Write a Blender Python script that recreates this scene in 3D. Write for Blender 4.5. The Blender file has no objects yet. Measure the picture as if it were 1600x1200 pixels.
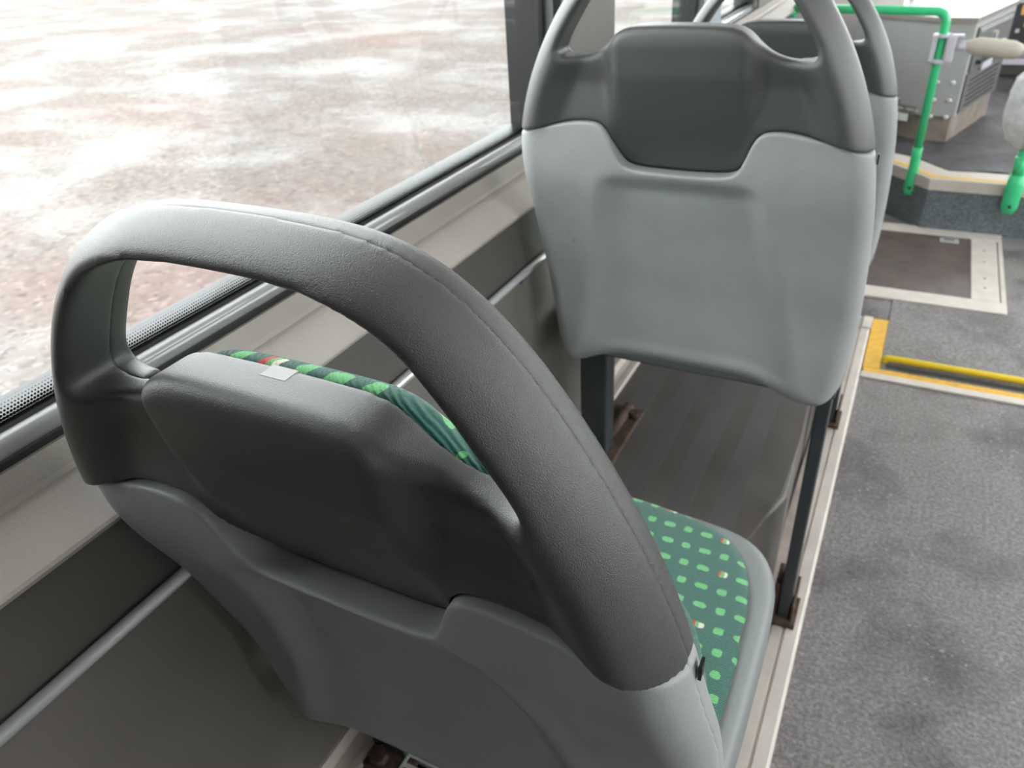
import bpy, bmesh, math, random
import numpy as np
from mathutils import Vector, Matrix

random.seed(4)
SC = bpy.context.scene
COL = SC.collection
H0 = 1.27                      # camera height above the aisle floor (metres)

# ------------------------------------------------------------------ camera, world, light, exposure
F_PX = 1176.77
R = np.array([[0.88967267, 0.1994925, -0.41071313],
              [0.45299771, -0.49839055, 0.7391887],
              [-0.05723294, -0.84368809, -0.5337741]])
cd = bpy.data.cameras.new('camera')
cam = bpy.data.objects.new('camera', cd)
COL.objects.link(cam)
cd.sensor_width = 36.0
cd.lens = F_PX * 36.0 / 1600.0
cd.clip_start = 0.01
cd.clip_end = 400
cam.matrix_world = Matrix(((R[0, 0], -R[0, 1], -R[0, 2], 0),
                           (R[1, 0], -R[1, 1], -R[1, 2], 0),
                           (R[2, 0], -R[2, 1], -R[2, 2], H0),
                           (0, 0, 0, 1)))
cd.dof.use_dof = True
cd.dof.focus_distance = 0.42
cd.dof.aperture_fstop = 14.0
SC.camera = cam

world = bpy.data.worlds.new('overcast_sky')
SC.world = world
world.use_nodes = True
bg = world.node_tree.nodes['Background']
bg.inputs[0].default_value = (0.98, 0.985, 1.0, 1)
bg.inputs[1].default_value = 4.2

SC.view_settings.view_transform = 'Standard'
SC.view_settings.look = 'None'
SC.view_settings.gamma = 1.0
SC.view_settings.use_curve_mapping = False
SC.view_settings.exposure = 0.72
SC.cycles.max_bounces = 10
SC.cycles.diffuse_bounces = 6
SC.cycles.transparent_max_bounces = 12
SC.cycles.sample_clamp_indirect = 6.0
SC.cycles.use_denoising = True

FILL_LAMP_POWER = 3.0              # each unseen ceiling lamp added to brighten the inside
# ------------------------------------------------------------------ materials
MATS = {}


def nodes_of(name):
    m = bpy.data.materials.new(name)
    m.use_nodes = True
    nt = m.node_tree
    return m, nt, nt.nodes['Principled BSDF']


def ramp(nt, src, stops):
    r = nt.nodes.new('ShaderNodeValToRGB')
    el = r.color_ramp.elements
    while len(el) < len(stops):
        el.new(0.5)
    for e, (p, c) in zip(el, stops):
        e.position = p
        e.color = (c[0], c[1], c[2], 1) if not isinstance(c, float) else (c, c, c, 1)
    nt.links.new(src, r.inputs[0])
    return r


def noise(nt, scale, detail=4, rough=0.6, vec=None, dist=0.0):
    n = nt.nodes.new('ShaderNodeTexNoise')
    n.inputs['Scale'].default_value = scale
    n.inputs['Detail'].default_value = detail
    n.inputs['Roughness'].default_value = rough
    n.inputs['Distortion'].default_value = dist
    if vec is None:
        tc = nt.nodes.new('ShaderNodeTexCoord')
        vec = tc.outputs['Object']
    nt.links.new(vec, n.inputs['Vector'])
    return n


def bump(nt, bs, src, dist, strength=1.0, prev=None):
    b = nt.nodes.new('ShaderNodeBump')
    b.inputs['Distance'].default_value = dist
    b.inputs['Strength'].default_value = strength
    nt.links.new(src, b.inputs['Height'])
    if prev is not None:
        nt.links.new(prev.outputs[0], b.inputs['Normal'])
    nt.links.new(b.outputs[0], bs.inputs['Normal'])
    return b


def plastic(name, col, rough=0.45, var=0.12, grain=0.0, gscale=700, spec=0.5, metal=0.0, vscale=6.0, gstr=0.6):
    m, nt, bs = nodes_of(name)
    n = noise(nt, vscale, 5, 0.65)
    lo = tuple(c * (1 - var) for c in col)
    hi = tuple(min(1, c * (1 + var)) for c in col)
    r = ramp(nt, n.outputs[0], [(0.3, lo), (0.7, hi)])
    nt.links.new(r.outputs[0], bs.inputs['Base Color'])
    bs.inputs['Roughness'].default_value = rough
    bs.inputs['Metallic'].default_value = metal
    bs.inputs['Specular IOR Level'].default_value = spec
    if grain > 0:
        g = noise(nt, gscale, 2, 0.5)
        bump(nt, bs, g.outputs[0], grain, gstr)
    MATS[name] = m
    return m


M_DARK = plastic('dark_shell_plastic', (0.058, 0.060, 0.057), 0.33, 0.10, 0.0006, 1700, 0.75)
M_LITE = plastic('grey_shell_plastic', (0.318, 0.328, 0.324), 0.46, 0.07, 0.0003, 900, 0.45, vscale=9)
_nt = M_LITE.node_tree
_b = _nt.nodes['Principled BSDF']
_src = _b.inputs['Base Color'].links[0].from_socket
_n = noise(_nt, 17, 6, 0.75, dist=0.8)
_r = ramp(_nt, _n.outputs[0], [(0.66, 1.0), (0.76, 0.62)])
_m = _nt.nodes.new('ShaderNodeMix')
_m.data_type = 'RGBA'
_m.blend_type = 'MULTIPLY'
_m.inputs[0].default_value = 1.0
_nt.links.new(_src, _m.inputs[6])
_nt.links.new(_r.outputs[0], _m.inputs[7])
_nt.links.new(_m.outputs[2], _b.inputs['Base Color'])
M_PAN = plastic('seat_pan_plastic', (0.20, 0.215, 0.215), 0.45, 0.05)
M_WALL = plastic('wall_trim_plastic', (0.35, 0.32, 0.29), 0.5, 0.07, 0.0007, 420, 0.4)
M_WALL2 = plastic('wall_panel_plastic', (0.17, 0.155, 0.139), 0.55, 0.07, 0.0004, 520, 0.35)
M_WALL3 = plastic('shade_wall_plastic', (0.10, 0.092, 0.084), 0.5, 0.07, 0.0006, 420, 0.4)  # same plastic as the sill, with the shade below it put into the colour
M_SILL = plastic('sill_plastic', (0.20, 0.185, 0.165), 0.5, 0.05, 0.0007, 420, 0.4)
M_BLACK = plastic('black_rubber', (0.012, 0.012, 0.013), 0.35, 0.1)
M_SEAL = plastic('grey_window_seal', (0.26, 0.26, 0.26), 0.16, 0.05, spec=0.9)
M_CHROME = plastic('brushed_metal', (0.70, 0.71, 0.72), 0.2, 0.02, metal=0.5)
M_ALU = plastic('dull_aluminium', (0.62, 0.57, 0.52), 0.5, 0.10, metal=0.15, vscale=14)
M_ALU2 = plastic('worn_aluminium', (0.36, 0.31, 0.28), 0.55, 0.25, metal=0.1, vscale=10)
M_LEG = plastic('dark_painted_steel', (0.035, 0.042, 0.047), 0.4, 0.1)
M_RUST = plastic('rusty_steel', (0.085, 0.055, 0.042), 0.8, 0.55, 0.001, 200, 0.3, vscale=60)
M_GREEN = plastic('green_enamel', (0.045, 0.56, 0.23), 0.3, 0.05)
M_CLAMP = plastic('lilac_grey_plastic', (0.52, 0.50, 0.55), 0.4, 0.05)
M_PADF = plastic('beige_vinyl', (0.46, 0.43, 0.35), 0.45, 0.08)
M_BOX = plastic('grey_cabinet_paint', (0.36, 0.365, 0.365), 0.38, 0.05)
M_BOXD = plastic('dark_cabinet_paint', (0.13, 0.125, 0.12), 0.45, 0.08)
M_BOXB = plastic('worn_cabinet_base', (0.24, 0.20, 0.17), 0.6, 0.3, vscale=12)
M_SCREW = plastic('bright_screw_metal', (0.75, 0.73, 0.70), 0.3, 0.05, metal=0.6)
M_WHITE = plastic('white_label', (0.85, 0.85, 0.85), 0.45, 0.02)
M_PILLAR = plastic('pillar_plastic', (0.15, 0.143, 0.133), 0.5, 0.05, 0.0005, 420, 0.4)
M_PILB = plastic('blue_grey_pillar', (0.30, 0.34, 0.38), 0.4, 0.05)
M_CEIL = plastic('ceiling_panel', (0.72, 0.72, 0.70), 0.5, 0.03)
M_INT = plastic('interior_panel', (0.42, 0.41, 0.39), 0.5, 0.05)
M_YEL = plastic('yellow_paint', (0.75, 0.43, 0.05), 0.5, 0.18, vscale=30)
M_YELB = plastic('bright_yellow_tube', (0.85, 0.60, 0.015), 0.35, 0.05)
M_NOSE = plastic('beige_nosing', (0.52, 0.47, 0.42), 0.5, 0.12, vscale=9)
M_GRILLE = plastic('pale_grille_plastic', (0.50, 0.50, 0.47), 0.5, 0.08)
M_WRAP = None
M_ORANGE = plastic('orange_sticker', (0.62, 0.33, 0.07), 0.5, 0.05)
M_DASH = plastic('dark_dash', (0.03, 0.032, 0.038), 0.5, 0.15)


def mat_wrap():
    m, nt, bs = nodes_of('white_film')
    n = noise(nt, 14, 6, 0.7, dist=1.5)
    r = ramp(nt, n.outputs[0], [(0.3, (0.62, 0.62, 0.61)), (0.65, (0.88, 0.88, 0.90))])
    nt.links.new(r.outputs[0], bs.inputs['Base Color'])
    bs.inputs['Roughness'].default_value = 0.3
    bump(nt, bs, n.outputs[0], 0.02, 0.8)
    return m


M_WRAP = mat_wrap()


def mat_floor(name, base, speck, dirt, rough=(0.38, 0.62)):
    m, nt, bs = nodes_of(name)
    tc = nt.nodes.new('ShaderNodeTexCoord')
    v = tc.outputs['Object']
    big = noise(nt, 3.2, 5, 0.6, v)
    rb = ramp(nt, big.outputs[0], [(0.34, dirt), (0.52, base)])
    vo = nt.nodes.new('ShaderNodeTexVoronoi')
    vo.inputs['Scale'].default_value = 170
    nt.links.new(v, vo.inputs['Vector'])
    fl = noise(nt, 120, 3, 0.7, v)
    rf = ramp(nt, fl.outputs[0], [(0.30, 0.55), (0.5, 1.0), (0.70, 1.55)])
    mul = nt.nodes.new('ShaderNodeMix')
    mul.data_type = 'RGBA'
    mul.blend_type = 'MULTIPLY'
    mul.inputs[0].default_value = 1.0
    nt.links.new(rb.outputs[0], mul.inputs[6])
    nt.links.new(rf.outputs[0], mul.inputs[7])
    rs = ramp(nt, vo.outputs['Color'], [(0.86, 0.0), (0.94, 0.75)])
    mx = nt.nodes.new('ShaderNodeMix')
    mx.data_type = 'RGBA'
    nt.links.new(rs.outputs[0], mx.inputs[0])
    nt.links.new(mul.outputs[2], mx.inputs[6])
    mx.inputs[7].default_value = (*speck, 1)
    nt.links.new(mx.outputs[2], bs.inputs['Base Color'])
    rr = ramp(nt, big.outputs[0], [(0.35, rough[0]), (0.65, rough[1])])
    nt.links.new(rr.outputs[0], bs.inputs['Roughness'])
    bump(nt, bs, fl.outputs[0], 0.003, 0.7)
    return m


M_FLOOR = mat_floor('speckled_vinyl', (0.208, 0.196, 0.195), (0.33, 0.315, 0.31), (0.085, 0.079, 0.079))
M_RISER = mat_floor('speckled_riser', (0.115, 0.135, 0.145), (0.26, 0.29, 0.30), (0.09, 0.105, 0.115))
M_CARPET = mat_floor('dark_wet_mat', (0.055, 0.052, 0.058), (0.12, 0.11, 0.12), (0.025, 0.025, 0.028), (0.35, 0.8))


def mat_platform():
    m, nt, bs = nodes_of('ribbed_platform')
    n = noise(nt, 7, 5, 0.6)
    r = ramp(nt, n.outputs[0], [(0.3, (0.088, 0.078, 0.072)), (0.7, (0.118, 0.108, 0.101))])
    nt.links.new(r.outputs[0], bs.inputs['Base Color'])
    bs.inputs['Roughness'].default_value = 0.42
    return m


M_PLAT = mat_platform()
M_RIB = plastic('platform_rib', (0.105, 0.102, 0.098), 0.42, 0.14)


def mat_ground():
    m, nt, bs = nodes_of('wet_concrete_yard')
    tc = nt.nodes.new('ShaderNodeTexCoord')
    mp = nt.nodes.new('ShaderNodeMapping')
    mp.inputs['Rotation'].default_value = (0, 0, math.radians(28))
    mp.inputs['Scale'].default_value = (1.0, 1.5, 1.0)
    nt.links.new(tc.outputs['Object'], mp.inputs['Vector'])
    v = mp.outputs[0]
    fine = noise(nt, 11, 10, 0.85, tc.outputs['Object'])
    base = ramp(nt, fine.outputs[0], [(0.34, (0.088, 0.070, 0.060)), (0.5, (0.128, 0.108, 0.096)), (0.66, (0.168, 0.148, 0.134))])
    wet = noise(nt, 0.55, 9, 0.66, v, 0.25)
    wr = ramp(nt, wet.outputs[0], [(0.44, 0.0), (0.60, 0.85)])
    mx = nt.nodes.new('ShaderNodeMix')
    mx.data_type = 'RGBA'
    nt.links.new(wr.outputs[0], mx.inputs[0])
    nt.links.new(base.outputs[0], mx.inputs[6])
    mx.inputs[7].default_value = (0.172, 0.164, 0.157, 1)  # wet patches, with the sky's reflection put into their paler colour
    red = noise(nt, 0.16, 3, 0.5, v, 0.3)
    rr = ramp(nt, red.outputs[0], [(0.55, 0.0), (0.66, 0.6)])
    mx2 = nt.nodes.new('ShaderNodeMix')
    mx2.data_type = 'RGBA'
    nt.links.new(rr.outputs[0], mx2.inputs[0])
    nt.links.new(mx.outputs[2], mx2.inputs[6])
    mx2.inputs[7].default_value = (0.135, 0.084, 0.068, 1)
    vo = nt.nodes.new('ShaderNodeTexVoronoi')
    vo.inputs['Scale'].default_value = 30
    nt.links.new(tc.outputs['Object'], vo.inputs['Vector'])
    vr = ramp(nt, vo.outputs['Color'], [(0.10, 0.52), (0.30, 0.80), (0.70, 0.90), (0.92, 1.25)])
    mm = nt.nodes.new('ShaderNodeMix')
    mm.data_type = 'RGBA'
    mm.blend_type = 'MULTIPLY'
    mm.inputs[0].default_value = 1.0
    nt.links.new(mx2.outputs[2], mm.inputs[6])
    nt.links.new(vr.outputs[0], mm.inputs[7])
    nt.links.new(mm.outputs[2], bs.inputs['Base Color'])
    bs.inputs['Specular IOR Level'].default_value = 0.25
    ro = ramp(nt, wet.outputs[0], [(0.45, 0.85), (0.60, 0.6)])
    nt.links.new(ro.outputs[0], bs.inputs['Roughness'])
    bump(nt, bs, fine.outputs[0], 0.01, 0.25)
    return m


M_GROUND = mat_ground()


def mat_glass(dots=False):
    m, nt, bs = nodes_of('frit_glass' if dots else 'window_glass')
    nt.nodes.remove(bs)
    out = nt.nodes['Material Output']
    tr = nt.nodes.new('ShaderNodeBsdfTransparent')
    tr.inputs[0].default_value = (0.93, 0.95, 0.945, 1)
    gl = nt.nodes.new('ShaderNodeBsdfGlossy')
    gl.inputs['Roughness'].default_value = 0.02
    fr = nt.nodes.new('ShaderNodeFresnel')
    fr.inputs[0].default_value = 1.45
    mx = nt.nodes.new('ShaderNodeMixShader')
    mf = nt.nodes.new('ShaderNodeMath')
    mf.operation = 'MULTIPLY'
    mf.inputs[1].default_value = 0.22
    nt.links.new(fr.outputs[0], mf.inputs[0])
    nt.links.new(mf.outputs[0], mx.inputs[0])
    nt.links.new(tr.outputs[0], mx.inputs[1])
    nt.links.new(gl.outputs[0], mx.inputs[2])
    last = mx
    if dots:
        tc = nt.nodes.new('ShaderNodeTexCoord')
        sx = nt.nodes.new('ShaderNodeSeparateXYZ')
        nt.links.new(tc.outputs['Object'], sx.inputs[0])

        def mth(op, a, b=None):
            n = nt.nodes.new('ShaderNodeMath')
            n.operation = op
            for i, x in enumerate((a, b)):
                if x is None:
                    continue
                if isinstance(x, (int, float)):
                    n.inputs[i].default_value = x
                else:
                    nt.links.new(x, n.inputs[i])
            return n.outputs[0]
        P = 0.0030
        row = mth('FLOOR', mth('DIVIDE', sx.outputs[2], P))
        sh = mth('MULTIPLY', mth('MODULO', row, 2.0), 0.5)
        a = mth('SUBTRACT', mth('FRACT', mth('ADD', mth('DIVIDE', sx.outputs[1], P), sh)), 0.5)
        b = mth('SUBTRACT', mth('FRACT', mth('DIVIDE', sx.outputs[2], P)), 0.5)
        d = mth('SQRT', mth('ADD', mth('MULTIPLY', a, a), mth('MULTIPLY', b, b)))
        # local z of the band runs 0 (bottom, solid) .. 0.021 (top, no dots)
        rad = mth('SUBTRACT', 0.68, mth('MULTIPLY', sx.outputs[2], 0.66 / 0.021))
        ink = mth('LESS_THAN', d, rad)
        bk = nt.nodes.new('ShaderNodeBsdfDiffuse')
        bk.inputs[0].default_value = (0.008, 0.008, 0.008, 1)
        m2 = nt.nodes.new('ShaderNodeMixShader')
        nt.links.new(ink, m2.inputs[0])
        nt.links.new(mx.outputs[0], m2.inputs[1])
        nt.links.new(bk.outputs[0], m2.inputs[2])
        last = m2
    nt.links.new(last.outputs[0], out.inputs[0])
    return m


M_GLASS = mat_glass()
M_FRIT = mat_glass(True)


def mat_fabric(name, axes):
    """teal moquette with staggered green dashes, a few of them red-white-green"""
    m, nt, bs = nodes_of(name)
    tc = nt.nodes.new('ShaderNodeTexCoord')
    sx = nt.nodes.new('ShaderNodeSeparateXYZ')
    nt.links.new(tc.outputs['Object'], sx.inputs[0])

    def mth(op, *args):
        n = nt.nodes.new('ShaderNodeMath')
        n.operation = op
        for i, x in enumerate(args):
            if isinstance(x, (int, float)):
                n.inputs[i].default_value = x
            else:
                nt.links.new(x, n.inputs[i])
        return n.outputs[0]
    X = sx.outputs[axes[0]]
    Y = sx.outputs[axes[1]]
    wob = noise(nt, 160, 2, 0.5)
    wv = mth('MULTIPLY', mth('SUBTRACT', wob.outputs[0], 0.5), 0.0035)
    X = mth('ADD', mth('ADD', X, 1.003), wv)
    Y = mth('ADD', mth('ADD', Y, 1.0), wv)
    px, py = 0.0245, 0.0285
    j = mth('FLOOR', mth('DIVIDE', Y, py))
    xs = mth('ADD', mth('DIVIDE', X, px), mth('MULTIPLY', j, 0.22))
    i = mth('FLOOR', xs)
    a = mth('MULTIPLY', mth('SUBTRACT', mth('FRACT', xs), 0.5), px)
    b0 = mth('FRACT', mth('DIVIDE', Y, py))
    b = mth('MULTIPLY', mth('SUBTRACT', b0, 0.5), py)
    odd = mth('MODULO', i, 2.0)
    hw = mth('SUBTRACT', 0.0076, mth('MULTIPLY', odd, 0.0022))
    hh = mth('ADD', 0.0043, mth('MULTIPLY', odd, 0.0008))
    ea = mth('POWER', mth('DIVIDE', mth('ABSOLUTE', a), hw), 3.0)
    eb = mth('POWER', mth('DIVIDE', mth('ABSOLUTE', b), hh), 3.0)
    ink = mth('LESS_THAN', mth('ADD', ea, eb), 1.0)
    hsh = mth('FRACT', mth('MULTIPLY', mth('SINE', mth('ADD', mth('MULTIPLY', i, 12.9898), mth('MULTIPLY', j, 78.233))), 43758.5))
    tri = mth('GREATER_THAN', hsh, 0.93)
    fn = noise(nt, 500, 3, 0.6)
    g = ramp(nt, fn.outputs[0], [(0.3, (0.10, 0.42, 0.14)), (0.7, (0.19, 0.58, 0.23))])
    base = ramp(nt, fn.outputs[0], [(0.3, (0.022, 0.105, 0.080)), (0.7, (0.042, 0.155, 0.122))])
    t = mth('ADD', mth('DIVIDE', a, 0.0145), 0.5)
    tr = ramp(nt, t, [(0.0, (0.60, 0.04, 0.03)), (0.33, (0.60, 0.04, 0.03)), (0.36, (0.14, 0.45, 0.16)), (0.62, (0.14, 0.45, 0.16)), (0.66, (0.75, 0.72, 0.55)), (1.0, (0.75, 0.72, 0.55))])

    def mix(f, c1, c2):
        n = nt.nodes.new('ShaderNodeMix')
        n.data_type = 'RGBA'
        nt.links.new(f, n.inputs[0])
        nt.links.new(c1, n.inputs[6])
        nt.links.new(c2, n.inputs[7])
        return n.outputs[2]
    c = mix(tri, g.outputs[0], tr.outputs[0])
    c = mix(ink, base.outputs[0], c)
    nt.links.new(c, bs.inputs['Base Color'])
    bs.inputs['Roughness'].default_value = 0.9
    bs.inputs['Specular IOR Level'].default_value = 0.1
    bs.inputs['Sheen Weight'].default_value = 0.3
    wv2 = nt.nodes.new('ShaderNodeTexWave')
    wv2.inputs['Scale'].default_value = 130
    wv2.inputs['Distortion'].default_value = 1.2
    wv2.bands_direction = 'DIAGONAL' if axes[1] == 2 else 'Y'
    nt.links.new(tc.outputs['Object'], wv2.inputs['Vector'])
    bump(nt, bs, wv2.outputs['Fac'], 0.0012, 0.8)
    return m


M_FABS = mat_fabric('moquette_seat', (0, 1))
M_FABB = mat_fabric('moquette_back', (0, 2))

# ------------------------------------------------------------------ mesh helpers


def link(name, me, mat, parent=None, smooth=False):
    o = bpy.data.objects.new(name, me)
    COL.objects.link(o)
    if mat is not None and not me.materials:
        me.materials.append(mat)
    if smooth:
        me.polygons.foreach_set('use_smooth', [True] * len(me.polygons))
    if parent is not None:
        o.parent = parent
    return o


def bm_obj(name, bm, mat, parent=None, smooth=False):
    bmesh.ops.recalc_face_normals(bm, faces=bm.faces)
    me = bpy.data.meshes.new(name)
    bm.to_mesh(me)
    bm.free()
    return link(name, me, mat, parent, smooth)


def thing(name, label, cat, loc=(0, 0, 0), rotz=0.0, group=None):
    o = bpy.data.objects.new(name, None)
    o.empty_display_size = 0.05
    COL.objects.link(o)
    o.location = loc
    o.rotation_euler = (0, 0, rotz)
    o['label'] = label
    o['category'] = cat
    if group:
        o['group'] = group
    return o


def struct(o):
    o['kind'] = 'structure'
    return o


def add_box(bm, x0, x1, y0, y1, z0, z1, bev=0.0, seg=2):
    vs = [bm.verts.new(p) for p in ((x0, y0, z0), (x1, y0, z0), (x1, y1, z0), (x0, y1, z0),
                                    (x0, y0, z1), (x1, y0, z1), (x1, y1, z1), (x0, y1, z1))]
    fs = [bm.faces.new([vs[i] for i in f]) for f in ((0, 3, 2, 1), (4, 5, 6, 7), (0, 1, 5, 4), (1, 2, 6, 5), (2, 3, 7, 6), (3, 0, 4, 7))]
    if bev > 0:
        es = list({e for f in fs for e in f.edges})
        bmesh.ops.bevel(bm, geom=es, offset=bev, segments=seg, profile=0.5, affect='EDGES')
    return bm


def box(name, x0, x1, y0, y1, z0, z1, mat, parent=None, bev=0.0, seg=2):
    bm = bmesh.new()
    add_box(bm, x0, x1, y0, y1, z0, z1, bev, seg)
    return bm_obj(name, bm, mat, parent)


def add_prism(bm, pts, z0, z1, bev=0.0):
    lo = [bm.verts.new((x, y, z0)) for x, y in pts]
    hi = [bm.verts.new((x, y, z1)) for x, y in pts]
    n = len(pts)
    fs = [bm.faces.new(lo[::-1]), bm.faces.new(hi)]
    for i in range(n):
        fs.append(bm.faces.new((lo[i], lo[(i + 1) % n], hi[(i + 1) % n], hi[i])))
    if bev > 0:
        es = [e for e in fs[1].edges]
        bmesh.ops.bevel(bm, geom=es, offset=bev, segments=3, profile=0.5, affect='EDGES')
    return bm


def prism(name, pts, z0, z1, mat, parent=None, bev=0.0):
    bm = bmesh.new()
    add_prism(bm, pts, z0, z1, bev)
    return bm_obj(name, bm, mat, parent)


def extrude_y(name, prof, y0, y1, mat, parent=None, smooth=False):
    """closed (x, z) profile swept along y"""
    bm = bmesh.new()
    a = [bm.verts.new((x, y0, z)) for x, z in prof]
    b = [bm.verts.new((x, y1, z)) for x, z in prof]
    n = len(prof)
    bm.faces.new(a)
    bm.faces.new(b[::-1])
    for i in range(n):
        f = bm.faces.new((a[i], b[i], b[(i + 1) % n], a[(i + 1) % n]))
        f.smooth = smooth
    return bm_obj(name, bm, mat, parent)


def add_tube(bm, pts, rad, seg=12, flat=None):
    pts = [Vector(p) for p in pts]
    rs = rad if isinstance(rad, (list, tuple)) else [rad] * len(pts)
    rings = []
    prev_n = None
    for i, p in enumerate(pts):
        d = (pts[min(i + 1, len(pts) - 1)] - pts[max(i - 1, 0)]).normalized()
        if prev_n is None:
            ref = Vector((0, 0, 1)) if abs(d.z) < 0.9 else Vector((0, 1, 0))
            n = (ref - d * ref.dot(d)).normalized()
        else:
            n = (prev_n - d * prev_n.dot(d)).normalized()
        prev_n = n
        b = d.cross(n)
        sx, sy = (1, 1) if flat is None else flat[i]
        rings.append([bm.verts.new(p + n * (math.cos(2 * math.pi * k / seg) * rs[i] * sx) + b * (math.sin(2 * math.pi * k / seg) * rs[i] * sy)) for k in range(seg)])
    for a, b in zip(rings, rings[1:]):
        for k in range(seg):
            bm.faces.new((a[k], a[(k + 1) % seg], b[(k + 1) % seg], b[k])).smooth = True
    bm.faces.new(rings[0][::-1])
    bm.faces.new(rings[-1])
    return bm


def tube(name, pts, rad, mat, parent=None, seg=12, flat=None):
    bm = bmesh.new()
    add_tube(bm, pts, rad, seg, flat)
    return bm_obj(name, bm, mat, parent)


def arc_pts(p0, corner, p1, r, n=8):
    """round the corner of a bent tube"""
    c = Vector(corner)
    a = (Vector(p0) - c).normalized()
    b = (Vector(p1) - c).normalized()
    s, e = c + a * r, c + b * r
    out = []
    for i in range(n + 1):
        t = i / n
        out.append(s * (1 - t) ** 2 + c * 2 * t * (1 - t) + e * t * t)
    return out


# ------------------------------------------------------------------ distance-field meshing (numpy)


def smooth_poly(pts, it=3):
    p = np.array(pts, float)
    for _ in range(it):
        q = np.roll(p, -1, 0)
        p = np.stack([0.75 * p + 0.25 * q, 0.25 * p + 0.75 * q], 1).reshape(-1, 2)
    return p


def sd_poly(poly, X, Y):
    """signed distance to a closed polygon, negative inside"""
    d = np.full(X.shape, 1e9)
    ins = np.zeros(X.shape, bool)
    n = len(poly)
    for i in range(n):
        ax, ay = poly[i]
        bx, by = poly[(i + 1) % n]
        ex, ey = bx - ax, by - ay
        t = np.clip(((X - ax) * ex + (Y - ay) * ey) / (ex * ex + ey * ey + 1e-15), 0, 1)
        d = np.minimum(d, (X - ax - ex * t) ** 2 + (Y - ay - ey * t) ** 2)
        if ay != by:
            c = (ay > Y) != (by > Y)
            ins ^= c & (X < ex * (Y - ay) / (by - ay) + ax)
    d = np.sqrt(d)
    return np.where(ins, -d, d)


def smax(a, b, k):
    h = np.maximum(k - np.abs(a - b), 0) / k
    return np.maximum(a, b) + h * h * k * 0.25


def sstep(a, b, x):
    t = np.clip((x - a) / (b - a), 0, 1)
    return t * t * (3 - 2 * t)


def surfnet(F, org, h, relax=2):
    """surface nets of F < 0; returns verts, quads"""
    nx, ny, nz = F.shape
    S = F < 0
    cs = np.zeros((nx - 1, ny - 1, nz - 1), int)
    for dx in (0, 1):
        for dy in (0, 1):
            for dz in (0, 1):
                cs += S[dx:nx - 1 + dx, dy:ny - 1 + dy, dz:nz - 1 + dz]
    act = (cs > 0) & (cs < 8)
    idx = -np.ones(act.shape, int)
    ci = np.argwhere(act)
    idx[act] = np.arange(len(ci))
    acc = np.zeros((len(ci), 3))
    cnt = np.zeros(len(ci))
    cor = [(0, 0, 0), (1, 0, 0), (0, 1, 0), (1, 1, 0), (0, 0, 1), (1, 0, 1), (0, 1, 1), (1, 1, 1)]
    for i in range(8):
        for j in range(i + 1, 8):
            a, b = np.array(cor[i]), np.array(cor[j])
            if np.abs(a - b).sum() != 1:
                continue
            fa = F[tuple((ci + a).T)]
            fb = F[tuple((ci + b).T)]
            m = (fa < 0) != (fb < 0)
            t = np.where(m, fa / np.where(m, fa - fb, 1), 0)
            acc[m] += (a + (b - a) * t[:, None])[m]
            cnt[m] += 1
    P = ci + acc / cnt[:, None]
    quads = []
    for ax in range(3):
        u, v = (ax + 1) % 3, (ax + 2) % 3
        sl0 = [slice(None)] * 3
        sl1 = [slice(None)] * 3
        sl0[ax] = slice(0, -1)
        sl1[ax] = slice(1, None)
        A, B = S[tuple(sl0)], S[tuple(sl1)]
        for flip, mk in ((False, A & ~B), (True, ~A & B)):
            e = np.argwhere(mk)
            ok = (e[:, u] > 0) & (e[:, v] > 0) & (e[:, u] < F.shape[u] - 1) & (e[:, v] < F.shape[v] - 1)
            e = e[ok]
            du = np.zeros(3, int)
            dv = np.zeros(3, int)
            du[u] = 1
            dv[v] = 1
            q = np.stack([idx[tuple((e - du - dv).T)], idx[tuple((e - dv).T)], idx[tuple(e.T)], idx[tuple((e - du).T)]], 1)
            quads.append(q[:, ::-1] if flip else q)
    Q = np.concatenate(quads)

    def sample(G, p):
        i = np.clip(np.floor(p).astype(int), 0, np.array(G.shape) - 2)
        f = p - i
        o = 0
        for dx in (0, 1):
            for dy in (0, 1):
                for dz in (0, 1):
                    w = (f[:, 0] if dx else 1 - f[:, 0]) * (f[:, 1] if dy else 1 - f[:, 1]) * (f[:, 2] if dz else 1 - f[:, 2])
                    o = o + w * G[i[:, 0] + dx, i[:, 1] + dy, i[:, 2] + dz]
        return o
    G = np.gradient(F)
    E = np.concatenate([Q[:, [0, 1]], Q[:, [1, 2]], Q[:, [2, 3]], Q[:, [3, 0]]])
    deg = np.bincount(E.ravel(), minlength=len(P)).astype(float)
    for _ in range(relax):
        s = np.zeros_like(P)
        for k in range(3):
            s[:, k] = np.bincount(E[:, 0], P[E[:, 1], k], len(P)) + np.bincount(E[:, 1], P[E[:, 0], k], len(P))
        P = P + 0.5 * (s / deg[:, None] - P)
        g = np.stack([sample(q, P) for q in G], 1)
        f = sample(F, P)
        st = np.clip(f / np.maximum((g * g).sum(1), 1e-12), -50, 50)[:, None] * g
        ln = np.linalg.norm(st, axis=1, keepdims=True)
        P = P - st * np.minimum(1, 0.6 / np.maximum(ln, 1e-9))
    # a last light smoothing
    s = np.zeros_like(P)
    for k in range(3):
        s[:, k] = np.bincount(E[:, 0], P[E[:, 1], k], len(P)) + np.bincount(E[:, 1], P[E[:, 0], k], len(P))
    P = P + 0.35 * (s / deg[:, None] - P)
    return P * h + np.array(org), Q


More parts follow.
